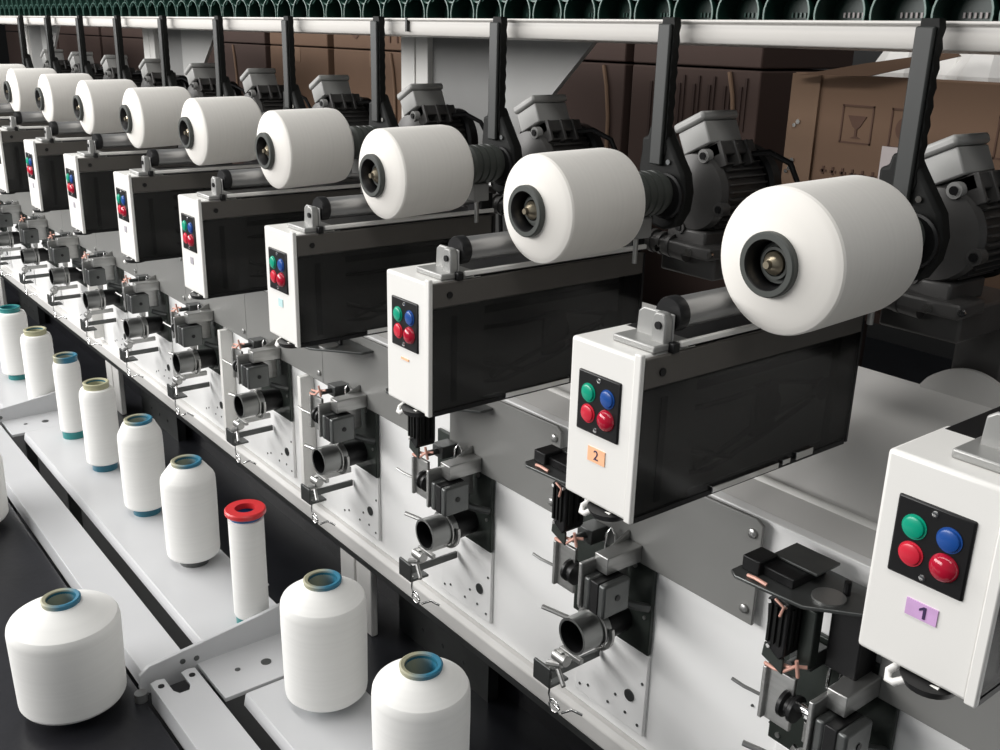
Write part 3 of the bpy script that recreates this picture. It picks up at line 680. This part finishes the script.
P_ = [
 ('A', -1.355, 0.167, 'cone', T_CB, 'wide white yarn bobbin with blue and cream tube, cut off by the bottom edge', T_BLUE),
 ('B', -2.035, 0.166, 'cone', T_CB, 'wide white yarn bobbin on the board just right of the cross bracket and red-topped bobbin', T_BLUE),
 ('D', -3.405, 0.131, 'cone', T_CB, 'medium white yarn bobbin with blue tube, just left of the red-topped bobbin', STEELD),
 ('E', -4.08, 0.116, 'cone', T_CB, 'white yarn bobbin with blue and cream tube, second to the left of the red-topped one', T_BLUE),
 ('F', -4.80, 0.100, 'slim', T_CREAM, 'white yarn bobbin with cream collar, standing beyond two wider bobbins with blue tubes', T_BLUE),
 ('G', -5.42, 0.081, 'slim', T_CB, 'slimmest white yarn bobbin, teal foot showing, in front of the far cross bracket', T_TEAL),
 ('H', -6.13, 0.100, 'slim', T_CREAM, 'white yarn bobbin with cream collar, standing just behind the far cross bracket', T_CREAM),
 ('I', -6.83, 0.108, 'slim', T_TEAL, 'white yarn bobbin with teal collar at the left edge of the photo', T_TEAL)]
for n_, x, R, st_, tm, lb, foot in P_:
    bobbin('yarn_bobbin', lb, x, -0.282, BZ, -1.185, R, tm, st_, foot=foot)
# the red-topped one
t = bobbin('yarn_bobbin', 'slim white yarn spool with bright red flange and blue collar, in the front row', -2.73, -0.282, BZ, -1.175, 0.077, T_BLUEB, 'spool', rt_=0.070, foot=T_TEAL)
MB().lathe((-2.73, -0.282, -1.195), (0, 0, 1), [(0, 0.05), (0, 0.084), (0.006, 0.089), (0.02, 0.089), (0.026, 0.084), (0.026, 0.045), (0.0, 0.045)], 44).build('flange', FRED, t)
# fat cones on the tray
bobbin('yarn_cone', 'fat white yarn cone with blue and cream tube on black tray, bottom left', -2.70, -1.075, -1.815, -1.315, 0.211, T_CB, 'fat', group='fat yarn cones on the tray')
bobbin('yarn_cone', 'fat white yarn cone cut off by the left edge of the photo', -4.62, -1.085, -1.82, -1.34, 0.215, T_CB, 'fat', group='fat yarn cones on the tray')

# ------------------------------------------------------------------ cardboard boxes behind
def carton(label, x0, x1, y0, y1, z0, z1, m, group, edge=None, tape=True, open_top=False, seams=()):
    t = thing('cardboard_box', ((x0+x1)/2, (y0+y1)/2, z0), label, 'cardboard box', group)
    b = MB()
    if open_top:
        w_ = 0.02
        b.box(x0, x1, y0, y0+w_, z0, z1).box(x0, x1, y1-w_, y1, z0, z1).box(x0, x0+w_, y0+w_, y1-w_, z0, z1).box(x1-w_, x1, y0+w_, y1-w_, z0, z1).box(x0+w_, x1-w_, y0+w_, y1-w_, z0, z0+w_)
    else: b.box(x0, x1, y0, y1, z0, z1)
    b.build('carton', m, t, 0.01)
    if tape: MB().box((x0+x1)/2-0.06, (x0+x1)/2+0.06, y0-0.004, y0, z1-0.14, z1).build('tape', edge or CARDF, t)
    for s_ in seams:
        MB().tube([(s_, y0-0.004, z1-0.02), (s_+0.03, y0-0.01, z1-0.14), (s_+0.05, y0-0.01, z1-0.30), (s_+0.055, y0-0.01, z0+0.05)], 0.012).build('strap', CARDF, t, angle=60)
    return t
big = carton('large open brown cardboard box with handling symbols and white plastic showing, right', -2.17, 0.35, 2.5, 3.5, -0.42, 0.665, CARD, 'cardboard boxes behind the machine', tape=False, open_top=True)
MB().box(-2.165, -2.0, 2.485, 2.5, -0.40, 0.66).build('corner_flap', CARDF, big)
m = MB()
for (a, b) in ((-2.10, 0.43), (-2.11, 0.24), (-2.13, -0.05), (-2.12, 0.20)): m.cyl((a, 2.478, b), (a, 2.486, b), 0.012, 10).cyl((a-0.02, 2.478, b-0.018), (a-0.02, 2.486, b-0.018), 0.010, 10)
build_each(m, 'staple', CHROME, big)
m = MB().prism([(-2.10, 0.655), (-1.72, 0.665), (-1.30, 0.765), (-1.33, 0.785), (-1.75, 0.72)], 'xz', 2.45, 2.47)
m.build('raised_flap', CARDM, big)
def frame(m, x, z, w_, h_):       # handling symbols: framed glass, umbrella, arrows
    t_ = 0.008; y = 2.496
    m.box(x-w_, x+w_, y, 2.5, z+h_-t_, z+h_).box(x-w_, x+w_, y, 2.5, z-h_, z-h_+t_).box(x-w_, x-w_+t_, y, 2.5, z-h_, z+h_).box(x+w_-t_, x+w_, y, 2.5, z-h_, z+h_)
for i, x in enumerate((-1.78, -1.52, -1.02, -0.78)):
    m = MB(); frame(m, x, 0.44, 0.085, 0.09)
    if i == 0: m.prism([(x-0.05, 0.48), (x+0.05, 0.48), (x+0.02, 0.43), (x+0.006, 0.42), (x+0.006, 0.385), (x+0.03, 0.375), (x-0.03, 0.375), (x-0.006, 0.385), (x-0.006, 0.42), (x-0.02, 0.43)], 'xz', 2.496, 2.5)
    elif i == 1: m.lathe((x, 2.499, 0.44), (0, -1, 0), [(0, 0), (0, 0.055), (0.003, 0.055), (0.003, 0)], 20)
    else:
        for s_ in (-0.03, 0.03): m.prism([(x+s_-0.02, 0.45), (x+s_, 0.49), (x+s_+0.02, 0.45), (x+s_+0.006, 0.45), (x+s_+0.006, 0.38), (x+s_-0.006, 0.38), (x+s_-0.006, 0.45)], 'xz', 2.496, 2.5)
    m.build('handling_symbol', PRINT, big)
m = MB()
for i in range(13):
    x = -1.95+0.055*i; m.box(x, x+0.035, 2.496, 2.5, 0.20, 0.213).box(x+0.01, x+0.022, 2.496, 2.5, 0.19, 0.23)
m.build('printed_text', PRINT, big)
m = MB()
for i in range(5):
    x = -1.60+0.05*i; m.box(x, x+0.03, 2.496, 2.5, 0.265, 0.29)
m.build('printed_text', PRINT, big)
m = MB()
for i in range(9):
    x = -1.0+0.07*i; m.box(x, x+0.045, 2.496, 2.5, 0.16, 0.175).box(x+0.018, x+0.03, 2.496, 2.5, 0.14, 0.20)
m.build('printed_text', PRINT, big)
m = MB()
for i in range(5):
    x = -1.38+0.065*i; m.tube([(x-0.02, 2.496, -0.27), (x, 2.496, -0.33), (x+0.025, 2.496, -0.27)], 0.006).tube([(x-0.025, 2.496, -0.30), (x+0.03, 2.496, -0.30)], 0.005)
m.box(-1.42, -1.08, 2.495, 2.5, -0.365, -0.358)
m.build('red_print', PRINTR, big)
MB().box(-1.625, -1.49, 2.490, 2.5, 0.02, 0.355).build('paper_sheet', PAPER, big)
m = MB()
random.seed(5)
for i in range(9):
    x = -1.72+0.22*i; m.lathe((x, 2.78+random.uniform(-0.04, 0.08), 0.40), (0, 0, 1), [(0, 0.22), (0.28, 0.20), (0.36+random.uniform(0, 0.05), 0.13), (0.46+random.uniform(-0.03, 0.04), 0.0)], 9)
pb = m.build('plastic_bag', PLASTICBAG, None, base=(-0.9, 3.0, 0.40), angle=10)
tag(pb, 'crumpled white plastic bags poking out of the open cardboard box at top right', 'plastic bag')
# dark pallet under the big box
pal = thing('wooden_pallet', (-0.9, 3.0, FZ), 'dark pallet stack in shadow below the big open cardboard box', 'pallet')
m = MB()
for i in range(7): m.box(-2.4, 0.6, 2.45+0.17*i, 2.58+0.17*i, -0.47, -0.42)
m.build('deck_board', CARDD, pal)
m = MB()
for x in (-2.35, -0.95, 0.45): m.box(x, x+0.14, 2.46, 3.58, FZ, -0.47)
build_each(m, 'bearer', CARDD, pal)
# stack of dark boxes, then lighter ones to the left
g = 'cardboard boxes behind the machine'
def stack(x0, x1, y0, zs, m, names, **kw):
    for i in range(len(zs)-1): carton(names[i], x0+0.01, x1-0.01, y0, y0+0.9, zs[i], zs[i+1]-0.012, m, g, **kw)
Z3 = [FZ, -1.5, -0.42, 0.655, 1.6]
def nm(i, where): return ['bottom cardboard box %s', 'second cardboard box from the floor %s', 'third cardboard box from the floor %s', 'topmost cardboard box %s'][i] % where
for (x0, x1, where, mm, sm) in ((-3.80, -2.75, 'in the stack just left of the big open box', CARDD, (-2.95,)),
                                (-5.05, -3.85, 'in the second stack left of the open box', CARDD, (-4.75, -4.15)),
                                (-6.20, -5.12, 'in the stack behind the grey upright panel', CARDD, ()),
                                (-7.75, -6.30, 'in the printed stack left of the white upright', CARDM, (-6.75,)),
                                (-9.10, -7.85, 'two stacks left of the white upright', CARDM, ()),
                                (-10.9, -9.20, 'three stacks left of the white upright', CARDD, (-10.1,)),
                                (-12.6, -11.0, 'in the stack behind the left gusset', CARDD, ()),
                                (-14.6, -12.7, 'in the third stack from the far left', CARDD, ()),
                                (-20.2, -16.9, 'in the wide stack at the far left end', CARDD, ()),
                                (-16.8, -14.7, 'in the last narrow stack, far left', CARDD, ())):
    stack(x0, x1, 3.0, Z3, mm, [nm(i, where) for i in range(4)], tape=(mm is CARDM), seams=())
    if sm:
        last = [o for o in bpy.data.objects if o.parent is None and o.name.startswith('cardboard_box')][-1]
# straps and printing on the stack faces
def add_on(x, z, name, mb, m):
    for o in bpy.data.objects:
        if o.name.startswith('cardboard_box') and o.type == 'EMPTY':
            b = BASE[o.name]
            ch = o.children[0]; bb = [c.co for c in ch.data.vertices]
            xs_ = [v.x/S+b[0] for v in bb]; zs_ = [v.z/S+b[2] for v in bb]; ys_ = [v.y/S+b[1] for v in bb]
            if min(xs_) <= x <= max(xs_) and min(zs_) <= z <= max(zs_) and min(ys_) > 2.9: return mb.build(name, m, o)
for x in (-2.98, -4.05, -4.72, -6.72, -10.0):
    add_on(x, 0.3, 'strap', MB().tube([(x, 2.99, 0.63), (x+0.04, 2.985, 0.50), (x+0.07, 2.985, 0.30), (x+0.08, 2.985, -0.2)], 0.013), CARDF)
m = MB().lathe((-7.32, 2.998, 0.80), (0, -1, 0), [(0, 0), (0, 0.06), (0.004, 0.06), (0.004, 0)], 16)
add_on(-7.0, 0.9, 'printed_disc', m, PRINT)
m = MB()
for i in range(4):
    x = -7.02+0.12*i; m.box(x, x+0.09, 2.99, 2.998, 0.84, 0.86).box(x, x+0.09, 2.99, 2.998, 0.78, 0.80).box(x+0.035, x+0.055, 2.99, 2.998, 0.72, 0.88)
add_on(-7.0, 0.9, 'printed_characters', m, PRINT)
m = MB()
for i in range(7):
    x = -3.62+0.12*i; m.box(x, x+0.02, 2.99, 2.998, 0.2, 0.55).box(x+0.04, x+0.055, 2.99, 2.998, 0.3, 0.6)
add_on(-3.3, 0.3, 'faint_print', m, PRINTD)

# ------------------------------------------------------------------ green tubes lying on the top rail
random.seed(11)
def make_ring(z, y):
    t = thing('green_tube', (0, y, z-0.095), '', 'green tube')
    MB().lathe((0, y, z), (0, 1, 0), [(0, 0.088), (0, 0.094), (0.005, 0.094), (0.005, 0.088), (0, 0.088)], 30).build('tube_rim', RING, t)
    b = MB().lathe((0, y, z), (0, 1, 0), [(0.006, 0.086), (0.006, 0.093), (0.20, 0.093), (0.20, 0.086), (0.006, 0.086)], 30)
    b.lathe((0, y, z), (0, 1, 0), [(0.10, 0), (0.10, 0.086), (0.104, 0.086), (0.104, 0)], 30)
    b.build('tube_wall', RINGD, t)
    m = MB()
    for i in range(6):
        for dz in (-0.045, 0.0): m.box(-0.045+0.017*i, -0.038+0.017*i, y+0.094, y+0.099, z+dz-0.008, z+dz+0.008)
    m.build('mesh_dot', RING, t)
    return t
rg = make_ring(0.893, 1.06); rg2 = make_ring(1.036, 1.07)
cnt = 0
for i in range(66):
    c = rg if i == 0 else copy_tree(rg)
    c.location.x = (-0.365-0.2035*i)*S
    if i in (1, 2, 3):
        for d in c.children:
            if d.name.startswith('mesh_dot'): d.data = d.data.copy(); d.data.materials[0] = PAPER  # backlight through the mesh, painted as white dots
    tag(c, 'round dark green tube end in the row on top of the white rail', 'green tube', 'green tubes in the row on the top rail')
for i in range(66):
    c = rg2 if i == 0 else copy_tree(rg2)
    c.location.x = (-0.46-0.2035*i)*S; 
    tag(c, 'dark green tube of the upper layer lying over the row on the rail', 'green tube', 'green tubes in the upper layer')
